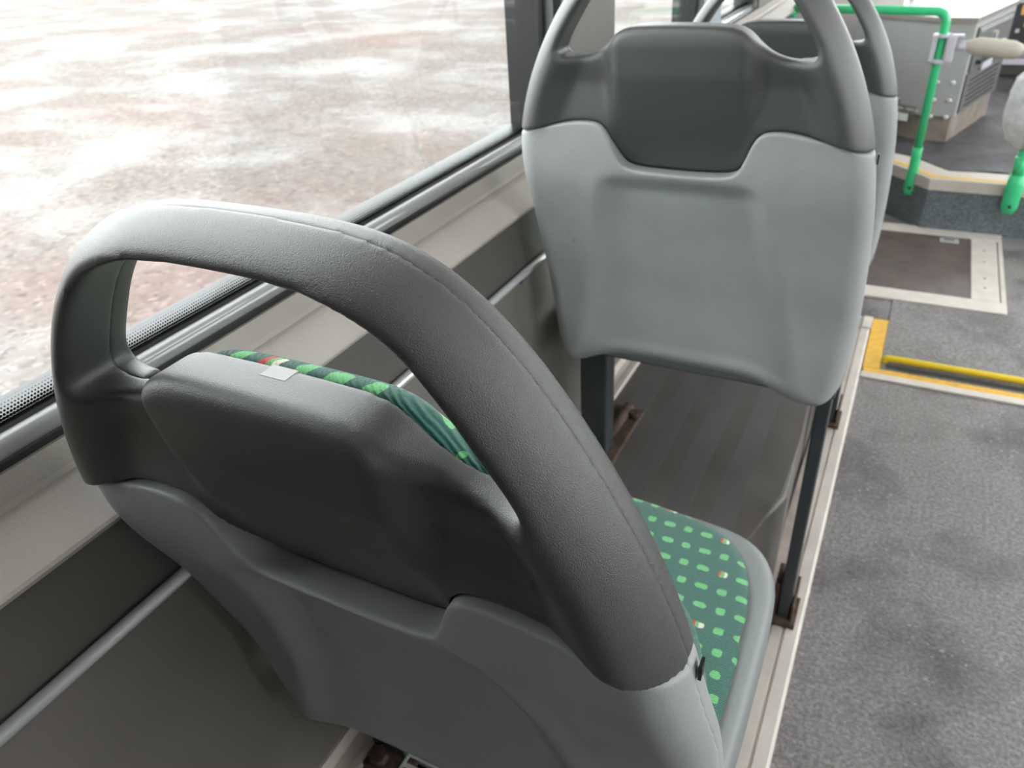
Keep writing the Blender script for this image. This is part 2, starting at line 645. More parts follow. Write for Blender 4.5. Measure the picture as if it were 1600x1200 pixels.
def np_mesh(name, V, Q):
    me = bpy.data.meshes.new(name)
    me.vertices.add(len(V))
    me.vertices.foreach_set('co', V.astype(np.float32).ravel())
    me.loops.add(Q.size)
    me.loops.foreach_set('vertex_index', Q.astype(np.int32).ravel())
    me.polygons.add(len(Q))
    me.polygons.foreach_set('loop_start', np.arange(0, Q.size, Q.shape[1], dtype=np.int32))
    me.polygons.foreach_set('use_smooth', np.ones(len(Q), bool))
    me.update(calc_edges=True)
    me.validate()
    return me


# ------------------------------------------------------------------ the seat (one design, three copies)
ZB = 0.73          # height, above a seat's base, of the seam level (w = 0) of its back
PW = [-0.60, -0.42, -0.27, -0.14, -0.05, 0.0, 0.05, 0.10, 0.14, 0.30]
PY = [0.112, 0.095, 0.078, 0.042, 0.006, -.003, -0.009, -.0135, -.016, -0.021]


def prof(w):
    ws = np.linspace(-0.60, 0.30, 181)
    ys = np.interp(ws, PW, PY)
    k = np.ones(13) / 13
    ys = np.convolve(np.pad(ys, 6, mode='edge'), k, 'valid')
    return np.interp(w, ws, ys)


def mirror(half):
    """half outline from top centre, clockwise on the right side to bottom centre"""
    return half + [(-u, w) for u, w in half[::-1] if abs(u) > 1e-9]


OUT_R = [(0, .232), (.04, .2315), (.075, .228), (.10, .220), (.125, .205), (.15, .181), (.172, .152), (.195, .114),
         (.215, .072), (.231, .025), (.240, -.015), (.247, -.06), (.252, -.11), (.256, -.18), (.258, -.25), (.257, -.32),
         (.251, -.38), (.241, -.420), (.222, -.438), (.185, -.436), (.15, -.418), (.115, -.404), (.06, -.402), (0, -.402)]
OUT_L = [(-.06, -.402), (-.115, -.404), (-.15, -.418), (-.185, -.436), (-.208, -.438), (-.222, -.418), (-.228, -.38), (-.233, -.32), (-.237, -.25),
         (-.241, -.18), (-.243, -.11), (-.243, -.06), (-.239, -.015), (-.231, .025), (-.215, .072), (-.195, .114), (-.172, .152), (-.15, .181), (-.125, .205),
         (-.10, .220), (-.075, .228), (-.04, .2315)]
OUTER = OUT_R + OUT_L
HOLE = mirror([(0, .2115), (.04, .2105), (.065, .2075), (.09, .199), (.108, .187), (.126, .167), (.143, .142), (.157, .120), (.162, .107),
               (.152, .1005), (.127, .1015), (.108, .108), (.093, .119), (.081, .131), (.066, .138), (.04, .140), (0, .1405)])
SEAM_U = [0, .04, .066, .080, .088, .096, .104, .116, .144, .19, .223, .245, .30]
SEAM_W = [-.048, -.047, -.045, -.038, -.020, .002, .014, .019, .019, .009, 0, -.006, -.02]
HV = 0.0026
gu = np.arange(-0.262, 0.2701, HV)
gw = np.arange(-0.455, 0.2501, HV)
gd = np.arange(-0.030, 0.0601, HV)
U2, W2 = np.meshgrid(gu, gw, indexing='ij')
SDO = sd_poly(smooth_poly(OUTER, 2), U2, W2)
SDH = sd_poly(smooth_poly(HOLE, 2), U2, W2)
seam_pts = [(-u, w) for u, w in zip(SEAM_U[::-1], SEAM_W[::-1]) if u > 0] + list(zip(SEAM_U, SEAM_W))
# everything below the seam line as a polygon
sp = np.array(seam_pts)
for _ in range(2):
    q = np.stack([0.75 * sp[:-1] + 0.25 * sp[1:], 0.25 * sp[:-1] + 0.75 * sp[1:]], 1).reshape(-1, 2)
    sp = np.concatenate([sp[:1], q, sp[-1:]])
SDS = sd_poly(np.concatenate([sp, [[.30, -.6], [-.30, -.6]]]), U2, W2)      # negative below the seam
S = -SDO
AU = np.abs(U2)

# rear surface of the dark upper shell
edge_u = np.interp(S, [-.01, 0, .008, .020, .030, .045, .08], [.030, .018, .004, -.009, -.012, -.009, -.004])
bulge = np.interp(W2, [-.10, -.06, -.02, .03, .08, .12, .14, .2], [.031, .028, .017, .002, -.010, -.013, -.010, -.006])
valley = np.interp(W2, [-.1, 0, .03, .07, .10, .2], [.004, .003, .006, .010, .006, .0])
mB = 1 - sstep(.078, .104, AU)
baseU = valley * (1 - mB) + bulge * mB
e = sstep(.034, .070, S)
RU = edge_u * (1 - e) + baseU * e
# rear surface of the light lower shell
edge_l = np.interp(S, [-.01, 0, .008, .018, .03, .05], [.030, .017, .006, -.001, -.004, -.003])
hw = np.interp(W2, [-.42, -.06], [.175, .100])
mC = (1 - sstep(hw - .022, hw + .022, AU)) * sstep(-.052, -.085, W2)
rec = np.interp(W2, [-.42, -.36, -.20, -.10, -.06], [.000, .004, .012, .017, .023])
rib = np.exp(-((AU - hw - .012) / .022) ** 2) * -.004 * sstep(-.03, -.09, W2)
baseL = -.002 + rec * mC + rib
e2 = sstep(.015, .045, S)
RL = edge_l * (1 - e2) + baseL * e2


def blur(a, n):
    for _ in range(n):
        b = np.pad(a, 1, mode='edge')
        a = (b[1:-1, 1:-1] * 4 + b[:-2, 1:-1] + b[2:, 1:-1] + b[1:-1, :-2] + b[1:-1, 2:]) / 8
    return a


RU = blur(RU, 8)
RL = blur(RL, 8)
INW = sstep(.030, .050, S)
D1U = .0275 + np.maximum(RU + .009 - .0275, 0) * INW
D1L = .0275 + np.maximum(RL + .009 - .0275, 0) * INW
D3 = gd[None, None, :]
full2 = SDO[:, :, None]
hole3 = -SDH[:, :, None]
seam3 = SDS[:, :, None]


def shell(Rr, d0, d1, upper):
    if not np.isscalar(d1):
        d1 = d1[:, :, None]
    f = smax(full2, hole3, 0.004) + (0 if d0 is None else .0007)
    if d0 is None:                       # rear shell: rounded rear edges, cut off cleanly in front
        f = smax(f, Rr[:, :, None] - D3, 0.011)
        f = smax(f, D3 - d1, 0.0012)
    else:                                # front rim along the outer edge: rounded front, cut cleanly behind
        f = smax(f, D3 - d1, 0.012)
        f = smax(f, -full2 - .058, .004)
        f = smax(f, d0 - D3, 0.0012)
    return smax(f, (-seam3 + .0005) if upper else (seam3 + .0005), 0.003)


def back_mesh(name, f):
    V, Q = surfnet(f, (gu[0], gw[0], gd[0]), HV)
    P = np.stack([V[:, 0], V[:, 2] + prof(V[:, 1]), V[:, 1] + ZB], 1)
    return np_mesh(name, P, Q[:, ::-1])


ME_US = back_mesh('upper_shell', shell(RU, None, D1U, True))
ME_LS = back_mesh('lower_shell', shell(RL, None, D1L, False))
ME_UR = back_mesh('upper_rim', shell(RU, .0250, .046, True))
ME_LR = back_mesh('lower_rim', shell(RL, .0250, .046, False))

# upholstered back pad
PAD = [(0, .1375), (.05, .1370), (.066, .135), (.081, .128), (.095, .112), (.110, .102), (.135, .094), (.16, .084), (.19, .062), (.212, .025),
       (.228, -.02), (.236, -.08), (.236, -.2), (.232, -.31), (.215, -.345), (.15, -.352), (0, -.352),
       (-.15, -.352), (-.215, -.345), (-.226, -.31), (-.228, -.2), (-.228, -.08), (-.222, -.02), (-.206, .018), (-.185, .045), (-.16, .066),
       (-.135, .076), (-.110, .084), (-.095, .098), (-.081, .120), (-.066, .133), (-.05, .1365)]
SDP = sd_poly(smooth_poly(PAD, 2), U2, W2)
gd2 = np.arange(0.022, 0.1101, 0.0035)
st = 1
Dp = gd2[None, None, :]
dome = .072 + .018 * sstep(.10, .20, AU) * sstep(.05, -.05, W2) - .014 * sstep(.05, .14, W2)
fp = smax(SDP[:, :, None], Dp - dome[:, :, None], 0.034)
fp = smax(fp, (np.maximum(D1U, D1L) + .001)[:, :, None] - Dp, 0.004)
# this grid is anisotropic: mesh in index space and scale afterwards
V, Q = surfnet(fp / HV, (0, 0, 0), 1.0)
V = V * np.array([HV, HV, 0.0035]) + np.array([gu[0], gw[0], gd2[0]])
ME_PAD = np_mesh('back_cushion', np.stack([V[:, 0], V[:, 2] + prof(V[:, 1]), V[:, 1] + ZB], 1), Q[:, ::-1])

# seat pan and seat cushion
hs = 0.0045
xs_, ys_, zs_ = np.arange(-.275, .2751, hs), np.arange(.075, .575, hs), np.arange(-.475, -.325, hs)
X3, Y3 = np.meshgrid(xs_, ys_, indexing='ij')
PANP = [(-.235, .135), (.235, .135), (.252, .16), (.254, .30), (.252, .42), (.246, .475), (.222, .518), (.18, .540), (.09, .546), (0, .547),
        (-.09, .546), (-.18, .540), (-.222, .518), (-.246, .475), (-.252, .42), (-.254, .30), (-.252, .16)]
CUSP = [(-.225, .145), (.225, .145), (.238, .16), (.240, .30), (.236, .40), (.222, .455), (.196, .500), (.16, .525), (.08, .535), (0, .537),
        (-.08, .535), (-.16, .525), (-.196, .500), (-.222, .455), (-.236, .40), (-.240, .30), (-.238, .16)]
SP = sd_poly(smooth_poly(PANP, 2), X3, Y3)
SQ = sd_poly(smooth_poly(CUSP, 2), X3, Y3)
Z3 = zs_[None, None, :]
tilt = (.02 * (Y3 - .30))[:, :, None]
fpan = smax(SP[:, :, None], np.abs(Z3 + .402 - tilt) - .032, 0.022)
fcus = smax(SQ[:, :, None], Z3 + .357 - tilt + .006 * ((X3 / .24) ** 2)[:, :, None], 0.020)
fcus = smax(fcus, -.368 + tilt - Z3, 0.003)


def pan_mesh(name, f):
    V, Q = surfnet(f, (xs_[0], ys_[0], zs_[0]), hs)
    V[:, 2] += ZB
    return np_mesh(name, V, Q)


ME_PAN = pan_mesh('seat_pan', fpan)
ME_CUS = pan_mesh('seat_cushion', fcus)


def make_seat(label, loc, drop, clip=False, foot=0.0):
    t = thing('bus_seat', label, 'bus seat', loc, 0, 'single passenger seats in a column along the window')
    link('upper_shell', ME_US, M_DARK, t)['label'] = 'dark charcoal upper back with loop handle'
    link('lower_shell', ME_LS, M_LITE, t)['label'] = 'lighter blue grey lower back panel'
    link('upper_rim', ME_UR, M_DARK, t)
    link('lower_rim', ME_LR, M_LITE, t)
    link('back_cushion', ME_PAD, M_FABB, t)['label'] = 'teal upholstery with green dashes'
    link('seat_pan', ME_PAN, M_PAN, t)
    link('seat_cushion', ME_CUS, M_FABS, t)['label'] = 'teal upholstery with green dashes'
    # pedestal: broad leg on the wall side, slim leg on the aisle side
    zt = ZB - .435
    lg = box('leg', -.226, -.170, .200, .250, foot + .010, zt, M_LEG, t, .004)
    box('foot_plate', -.222, -.152, .170, .40, foot, foot + .010, M_RUST, lg, .002)
    bmz = bmesh.new()
    add_tube(bmz, [(-.190, .26, foot + .016), (-.185, .390, foot + .016)], .013, 8)
    bm_obj('foot_bar', bmz, M_RUST, lg)
    for bx, by, br in ((-.203, .184, .014), (-.165, .365, .011)):
        bmz = bmesh.new()
        add_tube(bmz, [(bx, by, foot + .010), (bx, by, foot + .024)], br, 6)
        bm_obj('bolt', bmz, M_RUST, lg)
    lg2 = box('leg', .219, .241, .155, .205, -drop + .012, zt, M_LEG, t, .003)
    bmz = bmesh.new()
    add_box(bmz, .206, .256, .14, .222, -drop, -drop + .012, .002)
    add_box(bmz, .206, .2165, .16, .222, -drop + .010, -drop + .095, .002)
    add_box(bmz, .2435, .249, .15, .240, -drop + .010, -drop + .055, .002)
    bm_obj('foot_bracket', bmz, M_RUST, lg2)
    bmz = bmesh.new()
    add_box(bmz, -.235, .245, .145, .235, zt - .004, zt + .022, .006)
    bm_obj('cross_rail', bmz, M_LEG, t)
    # a small notch plug at the seam of the aisle-side rim
    box('notch_plug', .2405, .2425, .0285, .0355, ZB - .020, ZB - .008, M_BLACK, t)
    if clip:
        yt, zt2 = float(prof(.138)), ZB + .1402
        bmz = bmesh.new()
        add_box(bmz, -.008, .011, yt + .0150, yt + .0272, zt2 - .0012, zt2 + .0003, .0005, 2)
        bm_obj('edge_tape', bmz, M_TAPE, t)['label'] = 'clear tape over the top edge'
    return t


M_TAPE = plastic('clear_tape', (0.27, 0.27, 0.265), 0.25, 0.03, spec=0.8)

SEAT_X, SEAT_Y = -.276, .985
# ------------------------------------------------------------------ the setting: yard, floor, walls, windows, ceiling
ground = box('ground', -140, 90, -80, 160, -.50, -.36, M_GROUND)
struct(ground)

XW = -.55            # inner face of the wall panels
XG = -.615           # window glass plane
Y0, Y1 = -2.6, 7.2
XR = 1.93
floor = box('floor', -.60, XR, Y0, Y1, -.06, 0.0, M_FLOOR)
struct(floor)
# seat platform (low part, then the raised wheel-arch top with its cut corner)
plat_low = prism('platform', [(-.55, Y0), (-.18, Y0), (-.18, .90), (-.55, .90)], 0.0, .27, M_PLAT, bev=.006)
struct(plat_low)
plat = prism('platform', [(-.55, .90), (-.18, .90), (-.122, 1.085), (-.082, 1.225), (-.090, 1.42), (-.098, 1.60), (-.098, 1.70), (-.55, 1.70)], 0.0, .27, M_PLAT, bev=.012)
struct(plat)
for i, x in enumerate((-.475, -.385, -.295, -.205)):
    yb = .905 if x < -.2 else .935
    r = box('rib', x, x + .048, yb, 1.66, .2695, .2703, M_RIB, plat, .0008, 1)
plat_front = prism('platform', [(-.55, 1.70), (-.095, 1.70), (-.095, 2.56), (-.55, 2.56)], 0.0, .18, M_PLAT, bev=.006)
struct(plat_front)

# aluminium edge between platform and aisle: worn flat strip, raised pale lip with a groove
tr = box('trim_1', -.092, -.060, Y0, 2.57, 0.0, .010, M_ALU2, bev=.002)
struct(tr)
tr = extrude_y('trim_2', [(-.060, 0), (-.060, .012), (-.041, .013), (-.039, .009), (-.036, .009), (-.034, .014), (-.012, .014), (-.007, .009), (-.006, 0)], Y0, 2.585, M_ALU)
struct(tr)
# foot of the wall
tr = extrude_y('trim_3', [(-.552, .270), (-.552, .300), (-.546, .300), (-.543, .277), (-.524, .276), (-.522, .279), (-.512, .279), (-.510, .270)], Y0, 1.70, M_ALU)
struct(tr)
# left wall: lower panel, upper panel coloured darker for shade under the light sloping sill, recess under the seal
zr = H0 - .958 * .55           # rail height
wall_low = extrude_y('wall_left', [(-.66, -.05), (XW, -.05), (XW, zr), (-.66, zr)], Y0, Y1, M_WALL2)
struct(wall_low)
zs = lambda x, k: H0 + k * x    # height on the ray slope seen in the picture
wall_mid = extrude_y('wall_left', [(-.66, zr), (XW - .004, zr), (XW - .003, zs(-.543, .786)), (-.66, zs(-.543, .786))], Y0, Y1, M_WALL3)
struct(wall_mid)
wall_up = extrude_y('wall_left', [(-.66, zs(-.543, .7855)), (XW - .002, zs(-.543, .7855)), (-.5445, zs(-.5445, .783)), (-.5435, zs(-.5435, .777)), (-.5455, zs(-.5455, .769)),
                                  (-.580, zs(-.58, .676)), (-.585, zs(-.585, .666)), (-.591, zs(-.591, .656)), (-.594, zs(-.594, .645)), (-.5935, zs(-.5935, .603)), (-.66, zs(-.5935, .603))], Y0, Y1, M_WALL)
struct(wall_up)
zu = zs(-.60, .603)             # top of the wall panel
rail = tube('trim_5', [(XW + .004, Y0, zr), (XW + .004, Y1, zr)], .0068, M_CHROME, None, 12)
struct(rail)
bmz = bmesh.new()
add_tube(bmz, [(XW, 1.043, zr - .010), (XW + .003, 1.043, zr - .010)], .0055, 10)
sc = bm_obj('screw', bmz, M_BLACK, wall_low)
for yy in (1.9, 2.7):
    c = sc.copy()
    COL.objects.link(c)
    c.location.y = yy - 1.043
# window seal: black lip, rounded grey bead, black gasket
seal_b = extrude_y('trim_6', [(-.66, zu), (-.597, zu), (-.597, zu + .010), (-.612, zu + .030), (-.66, zu + .030)], Y0, Y1, M_BLACK)
struct(seal_b)
seal = tube('trim_7', [(-.6035, Y0, zu + .0195), (-.6035, Y1, zu + .0195)], .0095, M_SEAL, None, 16)
struct(seal)
ZG0 = zu + .026
ZG1 = 2.02


def window(n, y0, y1):
    o = box('window_%d' % n, XG - .004, XG, y0, y1, ZG0, ZG1, M_GLASS)
    struct(o)
    bm = bmesh.new()
    vs = [bm.verts.new(p) for p in ((XG + .0006, y0, 0), (XG + .0006, y1, 0), (XG + .0006, y1, .021), (XG + .0006, y0, .021))]
    bm.faces.new(vs)
    f = bm_obj('frit_band', bm, M_FRIT, o)
    f.location.z = ZG0 + .004
    return o


PIL = [(-.62, .08), (1.262, 1.60), (2.24, 2.50), (2.98, 3.60)]
window(1, -2.5, -.62)
window(2, .08, 1.262)
window(3, 1.60, 2.24)
window(4, 2.50, 2.98)
window(5, 3.60, 5.2)


def pillar(n, y0, y1, mat, lead=.055):
    g = box('trim_%d' % n, -.66, -.598, y0 - .012, y1 + .012, zu + .01, ZG1, M_BLACK)
    struct(g)
    p = extrude_y('trim_%d' % (n + 1), [(-.66, zu + .012), (-.585, zu + .012), (-.585, ZG1), (-.66, ZG1)], y0 + lead, y1 - .02, mat)
    struct(p)
    b = tube('trim_%d' % (n + 2), [(-.596, y0 + .022, zu + .02), (-.596, y0 + .022, ZG1)], .010, M_SEAL, None, 12)
    struct(b)


pillar(8, *PIL[0], M_PILLAR)  # out of view, made wide to keep window light off the near seat
pillar(11, *PIL[1], M_PILLAR)
pillar(14, *PIL[2], M_PILB, .036)
pillar(17, *PIL[3], M_PILLAR)
hd = box('trim_20', -.66, -.56, Y0, Y1, ZG1, 2.34, M_CEIL)
struct(hd)
# ceiling, which carries the added fill lamps
ceil = box('ceiling', -.66, XR + .06, Y0, Y1, 2.30, 2.38, M_CEIL)
struct(ceil)
# right wall: low panel, header, posts, panes
# right wall: low panel with a glazed double door opposite the ramp, header, posts, panes
wr2 = box('wall_right', XR, XR + .06, Y0, Y1, 2.08, 2.32, M_CEIL)
struct(wr2)
for y0, y1 in ((Y0, 2.15), (3.50, Y1)):
    o = box('wall_right', XR, XR + .06, y0, y1, -.05, .78, M_INT)
    struct(o)
k = 6
for y0, y1, z0 in ((-2.5, -1.0, .78), (-.10, 2.08, .78), (3.57, 5.2, .78), (5.27, 7.15, .78)):
    o = box('window_%d' % k, XR + .02, XR + .026, y0, y1, z0, 2.08, M_GLASS)
    struct(o)
    k += 1
o = box('wall_right', XR, XR + .06, -1.0, -.10, .78, 2.08, M_WALL3)  # solid section added out of view to block light from the near seat
struct(o)
for n, y in enumerate((2.115, 3.535, 5.235)):
    o = box('trim_%d' % (21 + n), XR, XR + .05, y - .035, y + .035, 0, 2.08, M_PILLAR)
    struct(o)
for n, (y0, y1) in enumerate(((2.15, 2.82), (2.83, 3.50))):
    bm = bmesh.new()
    add_box(bm, XR + .02, XR + .05, y0, y0 + .05, 0, 2.08)
    add_box(bm, XR + .02, XR + .05, y1 - .05, y1, 0, 2.08)
    add_box(bm, XR + .02, XR + .05, y0 + .05, y1 - .05, 0, .12)
    add_box(bm, XR + .02, XR + .05, y0 + .05, y1 - .05, 2.0, 2.08)
    o = bm_obj('door_%d' % (n + 1), bm, M_BLACK)
    struct(o)
    box('pane', XR + .032, XR + .038, y0 + .05, y1 - .05, .12, 2.0, M_GLASS, o)
# ends of the saloon
wb = box('wall_rear', -.66, XR + .06, Y0 - .06, Y0, -.05, 2.38, M_INT)
struct(wb)
# unseen dark partition, added behind the camera to shade the near seat
wb = box('wall_rear', -.60, .48, -.34, -.30, 0, 1.85, M_DASH)
struct(wb)
wf = box('wall_front', -.66, XR + .06, Y1, Y1 + .06, -.05, .80, M_INT)
struct(wf)
wf = box('wall_front', -.66, XR + .06, Y1, Y1 + .06, 2.1, 2.38, M_INT)
struct(wf)
o = box('window_14', -.60, XR, Y1 + .02, Y1 + .026, .80, 2.1, M_GLASS)
struct(o)


def lamp(y, x, label):  # out-of-view lamp, added as weak fill light
    t = thing('fill_lamp', label, 'lamp', (x, y, 2.30), 0, 'added fill lamps along the bus ceiling')
    box('housing', -.11, .11, -.30, .30, -.025, 0, M_CEIL, t, .006)
    m = bpy.data.materials.get('fill_diffuser')
    if m is None:
        m, nt, bs = nodes_of('fill_diffuser')
        bs.inputs['Emission Color'].default_value = (1, .97, .92, 1)
        bs.inputs['Emission Strength'].default_value = 1.0
    box('diffuser', -.09, .09, -.28, .28, -.031, -.0255, m, t)
    ld = bpy.data.lights.new('fill_light', 'AREA')
    ld.shape = 'RECTANGLE'
    ld.size = .18
    ld.size_y = .56
    ld.energy = FILL_LAMP_POWER
    ld.color = (1, .97, .93)
    lo = bpy.data.objects.new('fill_light', ld)
    COL.objects.link(lo)
    lo.parent = t
    lo.location = (0, 0, -.036)


lamp(.24, .60, 'unseen added ceiling fill lamp above the aisle beside the nearest seat')
lamp(2.55, .62, 'unseen added ceiling fill lamp above the aisle beside the ramp lid')
lamp(4.30, .62, 'unseen added ceiling fill lamp above the raised front step')

# ------------------------------------------------------------------ seats
make_seat('nearest charcoal and grey seat, its whole loop handle in view, teal dashed cushion', (SEAT_X - .0123, SEAT_Y - .738, .19), .19 - .014, True, .08)
make_seat('charcoal and grey single seat in the middle of the row, its back facing the camera', (SEAT_X, SEAT_Y, .27), .27 - .014)
make_seat('farthest charcoal and grey single seat, mostly hidden behind the middle seat', (SEAT_X - .008, SEAT_Y + .738, .18), .18 - .014)

# vent grille in the platform beside the wall, below the nearest seat
vg = thing('vent_grille', 'pale plastic slotted vent grille on the floor under the nearest seat', 'vent', (-.354, .492, .27))
bmz = bmesh.new()
add_box(bmz, -.10, .10, -.115, -.105, 0, .012)
add_box(bmz, -.10, .10, .105, .115, 0, .012)
add_box(bmz, -.104, -.10, -.115, .115, 0, .012)
add_box(bmz, .10, .11, -.115, .115, 0, .012)
bm_obj('frame', bmz, M_GRILLE, vg)
box('backing', -.10, .10, -.105, .105, 0, .002, M_BLACK, vg)
slat = None
for i in range(13):
    if slat is None:
        slat = box('slat', -.10, .10, -.103, -.0965, .002, .011, M_GRILLE, vg)
    else:
        c = slat.copy()
        COL.objects.link(c)
        c.parent = vg
        c.location.y = i * .0158
for x in (-.035, .035):
    box('cross_bar', x - .005, x + .005, -.105, .105, .003, .0118, M_GRILLE, vg)

# ------------------------------------------------------------------ ramp lid with its yellow edge and handle
rl = thing('ramp_lid', 'speckled ramp lid edged in yellow with a bright yellow lifting handle in the aisle', 'ramp', (0, 2.2, 0))
lid = box('lid', .046, 1.12, .052, .60, 0, .004, M_FLOOR, rl, .001)
box('edge_strip', -.004, 1.18, -.010, .022, 0, .0065, M_ALU, rl, .0015)
box('yellow_strip', .0, 1.18, .0225, .052, 0, .005, M_YEL, rl, .001)
box('yellow_strip', -.003, .045, .0525, .395, 0, .005, M_YEL, rl, .001)
box('end_strip', -.034, -.004, .29, .375, .014, .020, M_ALU, rl, .002)
box('handle_recess', .06, .90, .064, .088, .0038, .0046, M_LEG, rl)
hp = [(.056, .105, .004), (.056, .105, .010)] + [tuple(p) for p in arc_pts((.056, .105, .004), (.056, .105, .018), (.2, .105, .018), .010, 5)] + \
     [(.43, .105, .018), (.445, .105, .018), (.455, .105, .012), (.47, .105, .011), (.80, .105, .011)]
tube('handle', hp, .0105, M_YELB, rl, 10)

# floor hatch
fh = thing('floor_hatch', 'dark brown square floor hatch in a pale metal frame before the step', 'hatch', (0, 2.77, 0))
box('lid', -.30, .288, .092, .688, 0, .006, plastic('hatch_lid_brown', (0.105, 0.080, 0.074), 0.38, 0.4, vscale=7), fh, .001)
for nm, x0, x1, y0, y1 in (('frame_bar', -.35, .40, 0, .090), ('frame_bar', -.35, .40, .690, .78), ('frame_bar', .290, .380, .0905, .6895), ('frame_bar', .384, .40, .0905, .6895)):
    box(nm, x0, x1, y0, y1, 0, .008 if x1 - x0 > .3 else .007, M_ALU, fh, .002)
lt = box('latch', .175, .245, .615, .655, .006, .012, M_CHROME, fh, .002)
box('slot', .19, .23, .628, .640, .012, .0128, M_BLACK, lt)
for y in (.20, .29, .45, .57):
    bmz = bmesh.new()
    add_tube(bmz, [(.335, y, .0068), (.335, y, .0085)], .005, 8)
    bm_obj('rivet', bmz, M_ALU2, fh)

# ------------------------------------------------------------------ raised front step
ZS = H0 - 1.056
step_pts = [(.093, 3.53), (XR, 3.53), (XR, Y1), (-.55, Y1), (-.55, 4.26), (-.063, 3.70)]
st_b = prism('floor', step_pts, 0.0, ZS, M_RISER)
struct(st_b)


def offset_in(pts, d):
    return [(x + dx * d, y + dy * d) for (x, y), (dx, dy) in zip(pts, ((.25, 1), (0, 1), (0, 0), (0, 0), (.8, .7), (.75, .65)))]


A, B, Cc = (-.55, 4.26), (.093, 3.53), (XR, 3.53)


def strip(i0, i1, z0, z1, name, mat):
    """a band along the step's edge between inward offsets i0 and i1"""
    n1 = Vector((A[1] - B[1], -(A[0] - B[0]))).normalized()
    if n1.y < 0:
        n1 = -n1
    n1 = Vector((abs(n1.x), abs(n1.y)))
    mit = Vector((n1.x, n1.y)) + Vector((0, 1))
    mit = mit / (mit.dot(Vector((0, 1))))

    def row(o):
        return [(A[0] + n1.x * o, A[1] + n1.y * o), (B[0] + mit.x * o, B[1] + o), (Cc[0], Cc[1] + o)]
    a, b = row(i0), row(i1)
    bm = bmesh.new()
    for k in (0, 1):
        q = [a[k], a[k + 1], b[k + 1], b[k]]
        add_prism(bm, q, z0, z1)
    o = bm_obj(name, bm, mat)
    struct(o)
    return o


strip(-.006, .018, ZS - .040, ZS + .006, 'trim_30', M_NOSE)
strip(.0185, .042, ZS, ZS + .007, 'trim_31', M_YEL)
strip(.0425, .135, ZS, ZS + .006, 'trim_32', M_NOSE)
# dark wet mat with a wavy edge
rnd = random.Random(9)
mp_ = []
for i in range(40):
    x = -.30 + (XR + .30) * i / 39
    y = 3.67 + (max(0, .15 - x) * 1.05) + .018 * math.sin(i * 1.3) + rnd.uniform(-.008, .008)
    mp_.append((x, y))
mat_o = prism('floor_mat', mp_ + [(XR, Y1 - .6), (-.30, Y1 - .6)], ZS, ZS + .009, M_CARPET)
mat_o['label'] = 'dark wet speckled mat covering the raised front step'
mat_o['category'] = 'mat'

# ------------------------------------------------------------------ equipment cabinet on the step
zc0, zc1 = ZS + .009, H0 - .515
cb = thing('equipment_cabinet', 'grey metal equipment cabinet with bright screws standing on the front step', 'cabinet', (0, 0, zc0))
hC = zc1 - zc0
plan = [(-.36, 4.33), (.005, 4.105), (.140, 4.10), (.312, 4.72), (-.20, 4.95)]
base = [(-.35, 4.345), (.005, 4.118), (.130, 4.112), (.300, 4.70), (-.195, 4.93)]
prism('base_plinth', base, 0, .115, M_BOXB, cb)
prism('body', plan, .116, hC - .022, M_BOX, cb)
prism('top_cover', [(-.37, 4.33), (.003, 4.098), (.143, 4.093), (.318, 4.722), (-.20, 4.965)], hC - .0215, hC, plastic('cabinet_top', (0.27, 0.245, 0.225), 0.3, 0.06), cb, .004)
# screws on the front face
p0 = Vector((.005, 4.105))
for zc, (xa, xb) in ((-.784, (.040, .104)), (-.861, (.042, .106)), (-.935, (.044, .109))):
    for x in (xa, xb):
        bmz = bmesh.new()
        yy = 4.102
        add_tube(bmz, [(x, yy, H0 + zc - zc0), (x, yy - .005, H0 + zc - zc0), (x, yy - .007, H0 + zc - zc0)], [.0105, .0105, .006], 10)
        bm_obj('screw', bmz, M_SCREW, cb)
# aisle-side face: recessed door with strip handle, knobs and a louvred panel
dirv = Vector((.312 - .140, 4.72 - 4.10)).normalized()
nrm = Vector((dirv.y, -dirv.x))


def side_box(name, a, b, z0, z1, t0, t1, mat, parent, bev=0.0):
    p = Vector((.140, 4.10))
    q = [p + dirv * a + nrm * t0, p + dirv * b + nrm * t0, p + dirv * b + nrm * t1, p + dirv * a + nrm * t1]
    return prism(name, [tuple(v) for v in q], z0, z1, mat, parent, bev)


dr = side_box('door', .04, .60, .30, hC - .045, 0, .010, M_BOXD, cb)
side_box('handle_strip', .05, .55, hC - .066, hC - .052, .010, .016, M_CHROME, dr)
side_box('lock', .27, .31, hC - .125, hC - .090, .010, .026, M_SCREW, dr)
side_box('knob', .45, .50, hC - .22, hC - .15, .010, .024, M_CLAMP, dr)
side_box('display', .20, .36, hC - .245, hC - .18, .010, .018, M_CLAMP, dr)
pn = side_box('vent_panel', .03, .62, .125, .295, 0, .008, M_BOXD, cb)
bmz = bmesh.new()
for r in range(6):
    for c in range(16):
        p = Vector((.140, 4.10)) + dirv * (.09 + c * .030 + (r % 2) * .015) + nrm * .008
        q = p + nrm * .0015
        z = .150 + r * .022
        a = p - dirv * .009
        b = p + dirv * .009
        add_prism(bmz, [tuple(a), tuple(b), tuple(b + nrm * .0015), tuple(a + nrm * .0015)], z - .004, z + .004)
bm_obj('vent_slots', bmz, M_BLACK, pn)['kind'] = 'stuff'
side_box('pocket', .10, .40, .33, .345, .010, .030, M_DASH, dr)
# lettering strip and white label on the front-left face
fl0, fl1 = Vector((-.36, 4.33)), Vector((.005, 4.105))
fd = (fl1 - fl0).normalized()
fn = Vector((fd.y, -fd.x))


